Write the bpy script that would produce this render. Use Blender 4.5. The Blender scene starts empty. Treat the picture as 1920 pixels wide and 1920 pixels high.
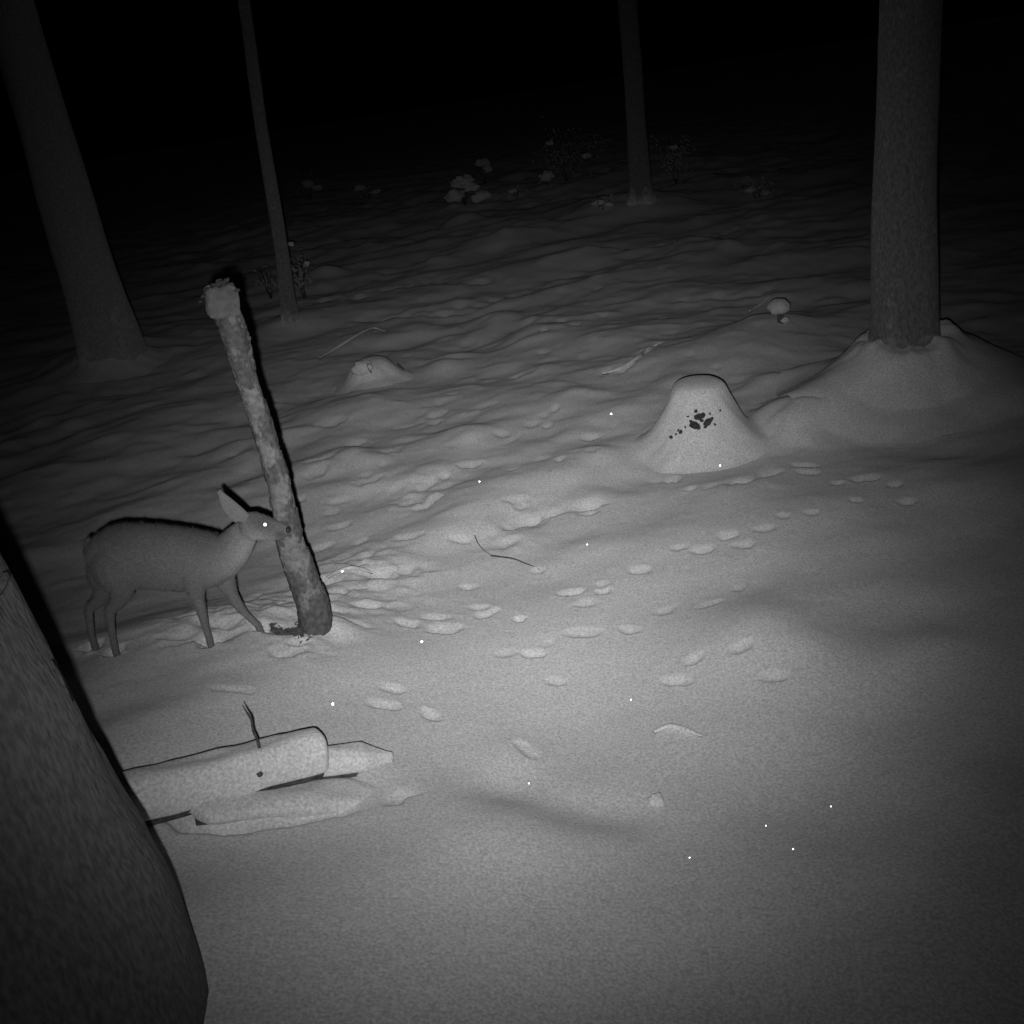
import bpy, bmesh, math, random
import numpy as np
from mathutils import Vector, Matrix

random.seed(7)
RNG = np.random.default_rng(11)
scene = bpy.context.scene
COL = scene.collection

# ------------------------------------------------------------------ camera
FPX, CX, CY = 1844.0, 960.0, 960.0          # focal length and centre in photograph pixels
PITCH, ROLL, CAMZ = math.radians(23.0), math.radians(9.0), 2.7
Fv = np.array([0.0, math.cos(PITCH), -math.sin(PITCH)])
R0 = np.array([1.0, 0.0, 0.0])
U0 = np.array([0.0, math.sin(PITCH), math.cos(PITCH)])
Rv = math.cos(ROLL) * R0 - math.sin(ROLL) * U0
Uv = math.sin(ROLL) * R0 + math.cos(ROLL) * U0
EYE = np.array([0.0, 0.0, CAMZ])

cam_data = bpy.data.cameras.new('camera')
cam = bpy.data.objects.new('camera', cam_data)
COL.objects.link(cam)
cam_data.sensor_width = 36.0
cam_data.lens = FPX / 1920.0 * 36.0
cam_data.clip_start = 0.05
cam_data.clip_end = 1500.0
cam.matrix_world = Matrix(((Rv[0], Uv[0], -Fv[0], EYE[0]), (Rv[1], Uv[1], -Fv[1], EYE[1]),
                           (Rv[2], Uv[2], -Fv[2], EYE[2]), (0, 0, 0, 1)))
scene.camera = cam

# ------------------------------------------------------------------ night sky
world = bpy.data.worlds.new('World')
scene.world = world
world.use_nodes = True
nt = world.node_tree
sky = nt.nodes.new('ShaderNodeTexSky')
sky.sky_type = 'NISHITA'
sky.sun_disc = False
sky.sun_elevation = math.radians(-5.0)
sky.sun_rotation = math.radians(200.0)
bw = nt.nodes.new('ShaderNodeRGBToBW')
nt.links.new(sky.outputs[0], bw.inputs[0])
nt.links.new(bw.outputs[0], nt.nodes['Background'].inputs[0])
nt.nodes['Background'].inputs[1].default_value = 0.08

# ------------------------------------------------------------------ the wildlife camera's infrared lamp, just below and left of its lens
LAMP_W = 1270.0
AIM_PX = (965.0, 850.0)
ld = bpy.data.lights.new('infrared_lamp', 'SPOT')
ld.energy = LAMP_W
ld.spot_size = math.radians(110.0)
ld.spot_blend = 1.0
ld.shadow_soft_size = 0.016
lamp = bpy.data.objects.new('infrared_lamp', ld)
COL.objects.link(lamp)
lamp_pos = EYE - 0.038 * Rv - 0.078 * Uv - 0.02 * Fv
aim_dir = Fv + Rv * (AIM_PX[0] - CX) / FPX - Uv * (AIM_PX[1] - CY) / FPX
lamp.matrix_world = Matrix.Translation(lamp_pos) @ Vector(aim_dir).to_track_quat('-Z', 'Y').to_matrix().to_4x4()
# beam profile of the LED lens: bright core, long soft shoulder
ld.use_nodes = True
lt = ld.node_tree
em = lt.nodes['Emission']
tc = lt.nodes.new('ShaderNodeTexCoord')
sep = lt.nodes.new('ShaderNodeSeparateXYZ')
lt.links.new(tc.outputs['Normal'], sep.inputs[0])
ab = lt.nodes.new('ShaderNodeMath'); ab.operation = 'ABSOLUTE'
lt.links.new(sep.outputs['Z'], ab.inputs[0])
ac = lt.nodes.new('ShaderNodeMath'); ac.operation = 'ARCCOSINE'
lt.links.new(ab.outputs[0], ac.inputs[0])
sc_ = lt.nodes.new('ShaderNodeMath'); sc_.operation = 'DIVIDE'; sc_.inputs[1].default_value = math.radians(36.0)
lt.links.new(ac.outputs[0], sc_.inputs[0])
curve = lt.nodes.new('ShaderNodeFloatCurve')
lt.links.new(sc_.outputs[0], curve.inputs['Value'])
BEAM = [(0.0, 1.0), (0.1667, 0.90), (0.3333, 0.655), (0.5, 0.378), (0.6667, 0.168), (0.8333, 0.055), (1.0, 0.022)]
cm = curve.mapping.curves[0]
cm.points[0].location = BEAM[0]; cm.points[1].location = BEAM[-1]
for p in BEAM[1:-1]:
    cm.points.new(*p)
curve.mapping.update()
lt.links.new(curve.outputs[0], em.inputs['Strength'])

scene.view_settings.view_transform = 'Standard'
scene.view_settings.look = 'None'
scene.view_settings.gamma = 1.0
scene.view_settings.exposure = 0.0
scene.view_settings.use_curve_mapping = False
scene.render.engine = 'CYCLES'
scene.cycles.max_bounces = 4

# ------------------------------------------------------------------ noise
_perm = np.random.default_rng(5).permutation(256)
_perm = np.concatenate([_perm, _perm])
_ga = np.random.default_rng(6).uniform(0, 2 * math.pi, 256)
_gx, _gy = np.cos(_ga), np.sin(_ga)

def perlin(x, y):
    x = np.asarray(x, float); y = np.asarray(y, float)
    xi = np.floor(x).astype(int); yi = np.floor(y).astype(int)
    xf = x - xi; yf = y - yi
    u = xf * xf * xf * (xf * (xf * 6 - 15) + 10); v = yf * yf * yf * (yf * (yf * 6 - 15) + 10)
    def g(ix, iy, dx, dy):
        h = _perm[_perm[ix & 255] + (iy & 255)]
        return _gx[h] * dx + _gy[h] * dy
    a = g(xi, yi, xf, yf); b = g(xi + 1, yi, xf - 1, yf)
    c = g(xi, yi + 1, xf, yf - 1); d = g(xi + 1, yi + 1, xf - 1, yf - 1)
    return (a + u * (b - a)) + v * ((c + u * (d - c)) - (a + u * (b - a)))

def fbm(x, y, octaves=4, gain=0.5):
    s = 0; a = 1.0
    for _ in range(octaves):
        s = s + a * perlin(x, y); x = x * 2.03 + 17.3; y = y * 2.03 - 9.1; a *= gain
    return s

def sstep(a, b, x):
    t = np.clip((x - a) / (b - a), 0, 1)
    return t * t * (3 - 2 * t)

# ------------------------------------------------------------------ pixels of the photograph to places on the ground
def ray(px, py):
    d = Fv + Rv * (px - CX) / FPX - Uv * (py - CY) / FPX
    return d

def on_height(px, py, z):
    d = ray(px, py)
    t = (z - CAMZ) / d[2]
    return EYE + d * t

def on_plane_y(px, py, y):
    d = ray(px, py)
    return EYE + d * (y / d[1])

# ------------------------------------------------------------------ snow surface
RAMP = []        # x where it fades, fade width, y of the top, y of the foot, drop
TRAMPLED = []    # x, y, radius of churned snow
MOUNDS = []      # x, y, radius, height, power
def base_height(x, y):
    x = np.asarray(x, float); y = np.asarray(y, float)
    r = np.sqrt(x * x + y * y)
    rough = sstep(4.5, 9.0, r)
    u = .93 * x + .36 * y; v = -.36 * x + .93 * y          # the drifts run up to the right
    h = 0.16 * perlin(x / 4.3 + 3.1, y / 4.3 + 1.7)
    h = h + (0.11 + 0.01 * rough) * perlin(u / 1.55 + 8.2, v / 1.15 - 4.4)
    patch = 0.35 + 0.9 * sstep(-.35, .35, perlin(x / 2.6 + 20.5, y / 2.6 - 11.5))
    h = h + (0.062 - 0.004 * rough) * patch * perlin(u / 0.72 - 2.2, v / 0.52 + 6.4)
    lump = np.clip(perlin(x / 0.5 + 40.0, y / 0.42 - 30.0), 0, 1) ** 1.5
    lump2 = np.clip(perlin(x / 0.26 - 14.0, y / 0.24 + 50.0), 0, 1) ** 1.3
    h = h + (0.03 + 0.085 * rough) * patch * lump + (0.004 + 0.045 * rough) * (1.3 - patch) * lump2
    h = h + (0.006 + 0.006 * rough) * patch * perlin(u / 0.32 + 12.0, v / 0.22 - 3.0)
    h = h + (0.0015 + 0.002 * rough) * fbm(x / 0.09, y / 0.09, 2)
    for (rx, rw, ya, yb, rh) in RAMP:
        t = np.clip((y - ya) / (yb - ya), 0, 1)
        h = h + rh * (1 - t * t * (3 - 2 * t)) * (1 - sstep(rx, rx + rw, x + .25 * (y - ya)))
    if TRAMPLED:
        tq = 0.0
        for (tx, ty, tr, ta) in TRAMPLED:
            tq = tq + ta * np.exp(-((x - tx) ** 2 + (y - ty) ** 2) / tr ** 2)
        tq = np.minimum(tq, 2.0)
        h = h + tq * (0.018 * perlin(x / 0.15 + 5.5, y / 0.12 + 2.5) + 0.022 * (0.25 - np.abs(perlin(x / 0.21 - 7.5, y / 0.17 + 1.2))) + 0.005 * perlin(x / .05, y / .05))
    far = sstep(14.0, 40.0, r)
    h = h * (1 + 0.6 * far)
    for (mx, my, mr, mh, mp) in MOUNDS:
        q = np.sqrt((x - mx) ** 2 + (y - my) ** 2) / mr
        h = h + mh * np.exp(-np.power(q, mp) * 1.2)
    return h

def G(px, py):
    """place on the snow seen at this pixel"""
    z = 0.0
    for _ in range(14):
        p = on_height(px, py, z)
        z = 0.5 * z + 0.5 * float(base_height(p[0], p[1]))
    p[2] = z
    return p

_a = on_height(430, 1450, 0.3); _b = on_height(390, 1180, 0.0); _c = on_height(520, 1280, 0.1)
RAMP.append((_c[0] - .55, 2.2, 3.5, 6.5, .48))

def mound_px(px, py, r, h, power=2.0):
    p = G(px, py)
    MOUNDS.append((p[0], p[1], r, h, power))

for m in [(1430, 1190, .42, .10), (1185, 400, 1.5, .35), (195, 680, 1.1, .22), (1700, 712, .8, .10), (1600, 750, .4, .06), (1540, 785, .45, .12),
          (1790, 700, .5, .14), (1890, 745, .6, .06), (868, 425, .55, .30, 3.0), (715, 715, .45, .12), (1455, 615, .45, .08), (1420, 645, .8, .12),
          (545, 605, .5, .10), (330, 1420, .3, .04), (1130, 1300, .45, -.05), (1640, 1160, .5, -.07),
          (1720, 1215, .45, .05), (950, 1560, .4, .05), (950, 1478, .17, -.035), (1065, 1508, .18, -.042), (1165, 1525, .16, -.03), (960, 1415, .2, .03), (330, 1760, .35, .06), (1500, 1420, .6, -.05), (940, 600, .3, .10), (780, 625, .35, .10),
          (690, 760, .5, .08), (1480, 780, .35, .12), (1000, 620, .3, .06), (632, 1182, .13, .07), (600, 1560, .45, -.04),
          (1020, 700, .3, .09), (830, 690, .25, .08), (720, 640, .3, .08), (1150, 640, .4, .06)]:
    mound_px(*m)
rf = random.Random(12)
for _ in range(16):
    mound_px(rf.uniform(560, 1640), rf.uniform(325, 560), rf.uniform(.3, .8), rf.uniform(.05, .15), 2.4)
for (tx, ty, tr, ta) in [(480, 1140, .30, 2.0), (545, 1130, .22, 1.6), (665, 1065, .34, 1.7), (700, 1130, .3, 1.0), (790, 925, .32, 1.3), (350, 1170, .3, 1.0), (570, 1215, .2, 1.3), (960, 1005, .2, .8)]:
    tp = G(tx, ty); TRAMPLED.append((tp[0], tp[1], tr, ta))

DEER_FEET = [(394, 1204, -.075), (488, 1174, .05), (219, 1226, -.075), (179, 1212, .075)]
_py = G(588, 1172)[1] - .05
for (fx, fy, dy) in DEER_FEET:
    fp = on_plane_y(fx, fy, _py + dy)
    MOUNDS.append((fp[0], fp[1], .42, fp[2] + .02 - float(base_height(fp[0], fp[1])), 2.0))

# prints and drag marks: pixel x, y, length px, width px, tilt in the picture (deg, rising to the right), depth m
PR = [(650, 1040, 54, 17, 30), (676, 1015, 28, 13, 35), (688, 1042, 30, 13, 50), (668, 1053, 30, 14, 0), (706, 1061, 50, 22, 5), (760, 1065, 34, 13, 10),
      (603, 1026, 46, 13, 15), (640, 1107, 27, 19, 0), (671, 1098, 42, 13, 12), (625, 1140, 46, 18, 0), (690, 1135, 50, 14, 15), (665, 1165, 60, 14, 0),
      (820, 1157, 56, 13, 2), (828, 1178, 66, 21, 5), (765, 1168, 46, 17, -5), (897, 1138, 40, 12, 5), (912, 1150, 46, 15, 25), (973, 1160, 20, 12, 0),
      (830, 892, 18, 13, 30), (800, 912, 42, 11, 30), (772, 936, 60, 20, 20), (806, 940, 60, 13, 30), (970, 936, 46, 10, 15), (975, 946, 30, 8, 25),
      (1102, 958, 45, 11, 5), (940, 813, 30, 10, 15), (960, 824, 36, 10, 35), (997, 796, 26, 10, 20), (1020, 778, 20, 8, 25), (1038, 767, 20, 9, 35),
      (1028, 797, 16, 8, 0), (600, 860, 52, 10, 15), (592, 881, 46, 17, 25), (820, 776, 40, 10, 10), (818, 792, 26, 10, 20), (765, 1005, 60, 12, 8),
      (1070, 1110, 46, 14, 10), (1096, 1130, 46, 14, 12), (1127, 1095, 26, 10, 0), (1131, 1108, 32, 10, 15), (1010, 1068, 26, 10, 0),
      (735, 1290, 46, 14, 0), (716, 1320, 60, 16, 3), (808, 1340, 36, 14, -20), (1040, 1277, 40, 11, 5), (986, 1402, 46, 14, -35), (1300, 1235, 40, 12, 15),
      (1200, 1068, 42, 14, 0), (1276, 1025, 32, 10, 10), (1316, 1030, 42, 12, 5), (1365, 1003, 36, 12, 10), (1395, 1020, 42, 12, 10), (1435, 990, 42, 10, 10),
      (1466, 967, 26, 10, 10), (1520, 960, 26, 8, 10), (1605, 938, 20, 8, 0), (1235, 901, 52, 10, 3), (1262, 899, 30, 14, 5), (1296, 915, 10, 8, 0),
      (1340, 908, 42, 10, 20), (1510, 872, 52, 8, 0), (1514, 885, 42, 9, 0), (1622, 895, 62, 13, 3), (1677, 908, 30, 10, 10), (1450, 1267, 52, 14, 3),
      (1225, 856, 42, 8, -5), (1252, 859, 30, 8, 5), (1138, 695, 26, 8, 25), (1165, 692, 26, 8, 25), (1233, 645, 18, 7, 25), (1020, 617, 16, 6, 15),
      (1078, 607, 20, 8, 0), (1052, 603, 18, 7, 10), (985, 697, 40, 9, 10), (1020, 660, 22, 6, 0), (1120, 540, 22, 6, 15), (968, 705, 22, 8, 0),
      (350, 1156, 60, 11, 5), (430, 1163, 60, 20, 0), (472, 1122, 34, 26, 55), (541, 1128, 28, 34, 0), (490, 1142, 36, 18, 0), (330, 1190, 80, 14, 12),
      (540, 1218, 60, 24, 10), (555, 1203, 40, 14, 20), (430, 1290, 70, 12, 8), (620, 790, 60, 10, 8), (730, 845, 50, 10, 12), (690, 900, 55, 11, 18),
      (880, 870, 50, 9, 12), (1105, 820, 40, 9, 15), (1050, 860, 18, 9, 0), (640, 985, 44, 11, 12), (860, 1010, 40, 9, 5), (560, 935, 30, 10, 10),
      (910, 760, 40, 8, 12), (760, 800, 44, 9, 15), (670, 830, 40, 9, 15), (1700, 940, 36, 10, 5), (1570, 905, 30, 9, 5), (1000, 1225, 40, 12, 5),
      (880, 1100, 34, 11, 5), (1180, 1180, 40, 12, -5), (1390, 1210, 40, 8, 10), (1270, 1275, 50, 10, -8), (1130, 590, 24, 6, 5)]
DRAG = [([(1670, 690), (1610, 722), (1550, 768), (1490, 800)], 12, -.09), ([(1735, 690), (1800, 706), (1890, 742)], 12, -.07), ([(1690, 705), (1675, 760)], 9, -.09), ([(300, 1518), (345, 1550), (420, 1556), (520, 1543), (620, 1526), (740, 1500)], 9, .05), ([(960, 985), (1010, 968), (1060, 957), (1118, 947)], 6, .038), ([(1390, 903), (1430, 891), (1462, 881)], 8, .05), ([(1180, 683), (1215, 656)], 6, .05),
        ([(940, 1020), (975, 998), (1005, 975)], 22, .035), 
        ([(400, 1190), (470, 1178), (560, 1172)], 30, .05), ([(615, 1092), (660, 1080), (710, 1080), (775, 1073)], 16, .045), 
        ([(700, 600), (860, 585), (1010, 540)], 12, .06), ([(1290, 560), (1440, 548)], 8, .05), ([(560, 470), (700, 445)], 10, .08), ([(620, 560), (800, 530), (900, 530)], 12, .07),
        ([(1080, 470), (1250, 455), (1400, 420)], 9, .08)]
r2 = random.Random(3)
N_SEEN = len(PR)
for trail in [((600, 740), (1000, 560), 9), ((880, 640), (1400, 480), 11), ((620, 960), (900, 700), 8), ((1500, 820), (1180, 560), 8), ((700, 540), (1150, 430), 9), ((930, 1230), (1500, 1080), 6), ((1250, 800), (900, 900), 6), ((430, 860), (640, 640), 6)]:
    (ax, ay), (bx, by), n = trail
    for i in range(n):
        t = (i + r2.uniform(-.3, .3)) / n
        x = ax + (bx - ax) * t + r2.uniform(-14, 14); y = ay + (by - ay) * t + r2.uniform(-8, 8)
        s = max(.35, (y - 200) / 800)
        PR.append((x, y, 46 * s * r2.uniform(.4, 1.2), 12 * s * r2.uniform(.6, 1.2), r2.uniform(0, 25)))

def px_len(p):
    return float(np.dot(p - EYE, Fv)) / FPX

STAMPS = []; n_pr = -1     # centre x, y, unit axis x, y, half length, half width, depth
for (x, y, L, W, ang) in PR:
    n_pr += 1
    a = math.radians(ang)
    c = G(x, y)
    e0 = on_height(x - math.cos(a) * L / 2, y + math.sin(a) * L / 2, c[2]); e1 = on_height(x + math.cos(a) * L / 2, y - math.sin(a) * L / 2, c[2])
    ax = (e1 - e0)[:2]; hl = np.linalg.norm(ax) / 2; ax = ax / (2 * hl)
    f0 = on_height(x, y - W / 2, c[2]); f1 = on_height(x, y + W / 2, c[2])
    nrm = np.array([-ax[1], ax[0]])
    hw = abs(np.dot((f0 - f1)[:2], nrm)) / 2
    hw = min(hw, 0.13); hl = min(max(hl, 0.035), 0.3)
    hw = max(hw, 0.035)
    STAMPS.append((c[0], c[1], ax[0], ax[1], hl * 1.05, hw * 1.05, (0.010 + 0.24 * min(hw, .11)) * r2.uniform(.55, 1.2) * (.5 if n_pr >= N_SEEN else 1.0)))
for (fx, fy, dy) in DEER_FEET:
    fp = on_plane_y(fx, fy, _py + dy); STAMPS.append((fp[0], fp[1] - .015, 1.0, 0.0, .055, .075, .055))
DRAGS = []
for pts, W, dep in DRAG:
    w3 = []
    for p in pts:
        q = G(*p); w3.append((q[0], q[1]))
    q = G(*pts[len(pts) // 2])
    f0 = on_height(pts[0][0], pts[0][1] - W / 2, q[2]); f1 = on_height(pts[0][0], pts[0][1] + W / 2, q[2])
    DRAGS.append((w3, min(.16, max(.035, np.linalg.norm((f0 - f1)[:2]) / 2)), dep))

def uyx(ux, uy):
    return ux > 0

def add_stamps(X, Y, Hh):
    for (cx, cy, ux, uy, hl, hw, dep) in STAMPS:
        R = 1.9 * max(hl, hw)
        m = (np.abs(X - cx) < R) & (np.abs(Y - cy) < R)
        if not m.any():
            continue
        dx = X[m] - cx; dy = Y[m] - cy
        a = (dx * ux + dy * uy) / hl; b = (-dx * uy + dy * ux) / hw
        wob = 0.42 * perlin(X[m] / .08 + cx * 9, Y[m] / .08) + .12 * perlin(X[m] / .03 + cx * 9, Y[m] / .03)
        far_side = b * (-1.0 if uyx(ux, uy) else 1.0)
        q = np.power(np.abs(a) ** 2.2 + np.abs(b) ** 2.2, 1 / 2.2) + wob
        d = np.clip(1 - q ** 2 / 1.35, 0, 1)
        d = d ** 1.1 * (1 + .75 * np.clip(far_side, -1.2, 1.0))
        rim = np.exp(-((q - 1.25) / .24) ** 2)
        Hh[m] += -dep * d + 0.45 * dep * rim * np.clip(perlin(X[m] / .06 + 3, Y[m] / .06 + cx), 0, 1)
    for (pts, w, dep) in DRAGS:
        P = np.array(pts)
        lo = P.min(0) - 5 * w; hi = P.max(0) + 5 * w
        m = (X > lo[0]) & (X < hi[0]) & (Y > lo[1]) & (Y < hi[1])
        if not m.any():
            continue
        x = X[m]; y = Y[m]; best = np.full(x.shape, 9.0); side = np.zeros(x.shape)
        for i in range(len(P) - 1):
            ab_ = P[i + 1] - P[i]; L2 = (ab_ ** 2).sum()
            t = np.clip(((x - P[i][0]) * ab_[0] + (y - P[i][1]) * ab_[1]) / L2, 0, 1)
            dd = np.hypot(x - P[i][0] - t * ab_[0], y - P[i][1] - t * ab_[1])
            sg = np.sign((ab_[0] * (y - P[i][1]) - ab_[1] * (x - P[i][0])) * (1 if ab_[0] > 0 else -1))
            side = np.where(dd < best, sg, side); best = np.minimum(best, dd)
        sd = best * side + w * (.5 * perlin(x / .16, y / .16) + .15 * perlin(x / .05, y / .05))
        prof = np.where(sd > 0, np.exp(-(sd / (1.9 * w)) ** 2), np.exp(-(sd / (.7 * w)) ** 2))
        if dep < 0: prof = np.exp(-(sd / (1.5 * w)) ** 2)
        Hh[m] += -dep * prof if dep < 0 else -dep * prof * np.clip(.65 + 1.5 * perlin(x / .22 + 3, y / .22), .1, 1.3)

def snow_z(x, y):
    X = np.array([[float(x)]]); Y = np.array([[float(y)]])
    Hh = base_height(X, Y); add_stamps(X, Y, Hh)
    return float(Hh[0, 0])

# ------------------------------------------------------------------ materials (the infrared picture has no colour, only reflectance)
def node_mat(name):
    m = bpy.data.materials.new(name); m.use_nodes = True
    n = m.node_tree; b = n.nodes['Principled BSDF']
    return m, n, b

def grey_noise(name, lo, hi, scale, rough=0.85, bump=0.0, bump_scale=None, bump_dist=0.01, stretch=None, spec=0.2, detail=4.0, p0=.35, p1=.65, dr=.5):
    m, n, b = node_mat(name)
    tcn = n.nodes.new('ShaderNodeTexCoord'); mp = n.nodes.new('ShaderNodeMapping')
    n.links.new(tcn.outputs['Object'], mp.inputs[0])
    if stretch: mp.inputs['Scale'].default_value = stretch
    nz = n.nodes.new('ShaderNodeTexNoise'); nz.inputs['Scale'].default_value = scale; nz.inputs['Detail'].default_value = detail
    n.links.new(mp.outputs[0], nz.inputs['Vector'])
    rp = n.nodes.new('ShaderNodeValToRGB')
    rp.color_ramp.elements[0].position = p0; rp.color_ramp.elements[0].color = (lo, lo, lo, 1)
    rp.color_ramp.elements[1].position = p1; rp.color_ramp.elements[1].color = (hi, hi, hi, 1)
    n.links.new(nz.outputs['Fac'], rp.inputs[0]); n.links.new(rp.outputs[0], b.inputs['Base Color'])
    b.inputs['Roughness'].default_value = rough; b.inputs['Specular IOR Level'].default_value = spec
    b.inputs['Diffuse Roughness'].default_value = dr
    if bump:
        nb = n.nodes.new('ShaderNodeTexNoise'); nb.inputs['Scale'].default_value = bump_scale or scale * 3; nb.inputs['Detail'].default_value = 5.0
        n.links.new(mp.outputs[0], nb.inputs['Vector'])
        bp = n.nodes.new('ShaderNodeBump'); bp.inputs['Strength'].default_value = bump; bp.inputs['Distance'].default_value = bump_dist
        n.links.new(nb.outputs['Fac'], bp.inputs['Height']); n.links.new(bp.outputs[0], b.inputs['Normal'])
    return m

M_SNOW = grey_noise('snow', .56, .92, 85.0, rough=.75, bump=.6, bump_scale=150.0, bump_dist=.003, spec=.2, detail=3.0, dr=.18, p0=.3, p1=.7)
M_BARK = grey_noise('beech_bark', .16, .28, 60.0, rough=.9, bump=.6, bump_scale=60.0, bump_dist=.01, stretch=(1, 1, .5), detail=8.0)
def add_lodged_snow(m, lo=.38, hi=.6):
    n = m.node_tree; b = n.nodes['Principled BSDF']; src = b.inputs['Base Color'].links[0].from_socket
    ge = n.nodes.new('ShaderNodeNewGeometry'); sx = n.nodes.new('ShaderNodeSeparateXYZ'); n.links.new(ge.outputs['Normal'], sx.inputs[0])
    tcx = n.nodes.new('ShaderNodeTexCoord'); nz = n.nodes.new('ShaderNodeTexNoise'); nz.inputs['Scale'].default_value = 14.0
    n.links.new(tcx.outputs['Object'], nz.inputs['Vector'])
    ad = n.nodes.new('ShaderNodeMath'); ad.operation = 'MULTIPLY_ADD'; ad.inputs[1].default_value = .5; n.links.new(nz.outputs['Fac'], ad.inputs[0]); n.links.new(sx.outputs['Z'], ad.inputs[2])
    mr = n.nodes.new('ShaderNodeMapRange'); mr.inputs['From Min'].default_value = lo + .25; mr.inputs['From Max'].default_value = hi + .25; n.links.new(ad.outputs[0], mr.inputs['Value'])
    mx = n.nodes.new('ShaderNodeMixRGB'); n.links.new(mr.outputs[0], mx.inputs[0]); n.links.new(src, mx.inputs[1]); mx.inputs[2].default_value = (.75, .75, .75, 1)
    n.links.new(mx.outputs[0], b.inputs['Base Color'])
add_lodged_snow(M_BARK, .08, .55)
M_PALE = grey_noise('pale_bark', .32, .50, 60.0, rough=.9, bump=.6, bump_scale=60.0, bump_dist=.01, stretch=(1, 1, .5), detail=8.0)
add_lodged_snow(M_PALE, .08, .55)
M_BARKD = grey_noise('rough_bark', .10, .17, 80.0, rough=.92, bump=.9, bump_scale=70.0, bump_dist=.010, stretch=(1, 1, .35), detail=8.0)
M_TWIG = grey_noise('twig_bark', .05, .11, 60.0, rough=.9)
M_WOOD = grey_noise('old_log_wood', .05, .12, 30.0, rough=.9, bump=.6, bump_scale=80.0)
M_DEBRIS = grey_noise('dark_bark_debris', .03, .10, 60.0, rough=.9, bump=.6, bump_scale=120.0)
M_LITTER = grey_noise('leaf_litter', .05, .16, 90.0, rough=.9)
M_LEAF = grey_noise('winter_leaf', .30, .5, 40.0, rough=.8)
M_SALT = grey_noise('weathered_block', .12, .19, 26.0, rough=.85, bump=.6, bump_scale=90.0, bump_dist=.006)
M_COAT = grey_noise('deer_coat', .17, .26, 170.0, rough=.95, bump=.6, bump_scale=420.0, bump_dist=.004, spec=.05, stretch=(.45, 1, 1), dr=.1)
def coat_markings(m):
    n = m.node_tree; b = n.nodes['Principled BSDF']; src = b.inputs['Base Color'].links[0].from_socket
    at = n.nodes.new('ShaderNodeAttribute'); at.attribute_name = 'marking'
    mu = n.nodes.new('ShaderNodeMixRGB'); mu.blend_type = 'MULTIPLY'; mu.inputs[0].default_value = 1.0
    n.links.new(src, mu.inputs[1]); n.links.new(at.outputs['Fac'], mu.inputs[2]); n.links.new(mu.outputs[0], b.inputs['Base Color'])
coat_markings(M_COAT)
M_THROAT = grey_noise('deer_pale_coat', .42, .5, 120.0, rough=.95, spec=.05)
M_EARIN = grey_noise('ear_inside', .20, .26, 120.0, rough=.95, spec=.05)
M_NOSE = grey_noise('deer_nose', .02, .04, 120.0, rough=.5, spec=.4)
M_HOOF = grey_noise('hoof', .05, .08, 80.0, rough=.6)
m_, n_, b_ = node_mat('eye_shine'); M_EYE = m_
b_.inputs['Base Color'].default_value = (.95, .95, .95, 1); b_.inputs['Metallic'].default_value = 1.0; b_.inputs['Roughness'].default_value = .42
M_EYEB = grey_noise('eyeball', .02, .03, 50.0, rough=.2, spec=.5)
M_FLAKE = grey_noise('snowflake', .88, .92, 50.0, rough=.8)

# post: bark islands on bare wood, from the mask that also raises the bark
m_, n_, b_ = node_mat('post_wood'); M_POST = m_
at = n_.nodes.new('ShaderNodeAttribute'); at.attribute_name = 'bark'
tcn = n_.nodes.new('ShaderNodeTexCoord')
z1 = n_.nodes.new('ShaderNodeTexNoise'); z1.inputs['Scale'].default_value = 38.0; z1.inputs['Detail'].default_value = 6.0
n_.links.new(tcn.outputs['Object'], z1.inputs['Vector'])
ra = n_.nodes.new('ShaderNodeValToRGB'); ra.color_ramp.elements[0].position = .33; ra.color_ramp.elements[0].color = (.15, .15, .15, 1)
ra.color_ramp.elements[1].position = .68; ra.color_ramp.elements[1].color = (.28, .28, .28, 1)
rb = n_.nodes.new('ShaderNodeValToRGB'); rb.color_ramp.elements[0].position = .3; rb.color_ramp.elements[0].color = (.075, .075, .075, 1)
rb.color_ramp.elements[1].position = .7; rb.color_ramp.elements[1].color = (.16, .16, .16, 1)
n_.links.new(z1.outputs['Fac'], ra.inputs[0]); n_.links.new(z1.outputs['Fac'], rb.inputs[0])
mx = n_.nodes.new('ShaderNodeMixRGB'); n_.links.new(at.outputs['Fac'], mx.inputs[0]); n_.links.new(ra.outputs[0], mx.inputs[1]); n_.links.new(rb.outputs[0], mx.inputs[2])
n_.links.new(mx.outputs[0], b_.inputs['Base Color']); b_.inputs['Roughness'].default_value = .9; b_.inputs['Specular IOR Level'].default_value = .15
bpn = n_.nodes.new('ShaderNodeBump'); bpn.inputs['Strength'].default_value = .7; bpn.inputs['Distance'].default_value = .008
z2 = n_.nodes.new('ShaderNodeTexNoise'); z2.inputs['Scale'].default_value = 90.0; z2.inputs['Detail'].default_value = 5.0
n_.links.new(tcn.outputs['Object'], z2.inputs['Vector']); n_.links.new(z2.outputs['Fac'], bpn.inputs['Height']); n_.links.new(bpn.outputs[0], b_.inputs['Normal'])

# ------------------------------------------------------------------ mesh helpers
def mesh_obj(name, verts, faces, mat, parent=None, smooth=True):
    me = bpy.data.meshes.new(name)
    me.from_pydata([tuple(map(float, v)) for v in verts], [], [tuple(int(i) for i in f) for f in faces])
    me.update()
    if smooth:
        me.polygons.foreach_set('use_smooth', [True] * len(me.polygons))
    me.materials.append(mat)
    o = bpy.data.objects.new(name, me); COL.objects.link(o)
    if parent is not None: o.parent = parent
    return o

def tag(o, label=None, cat=None, group=None, kind=None):
    if label: o['label'] = label
    if cat: o['category'] = cat
    if group: o['group'] = group
    if kind: o['kind'] = kind
    return o

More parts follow.
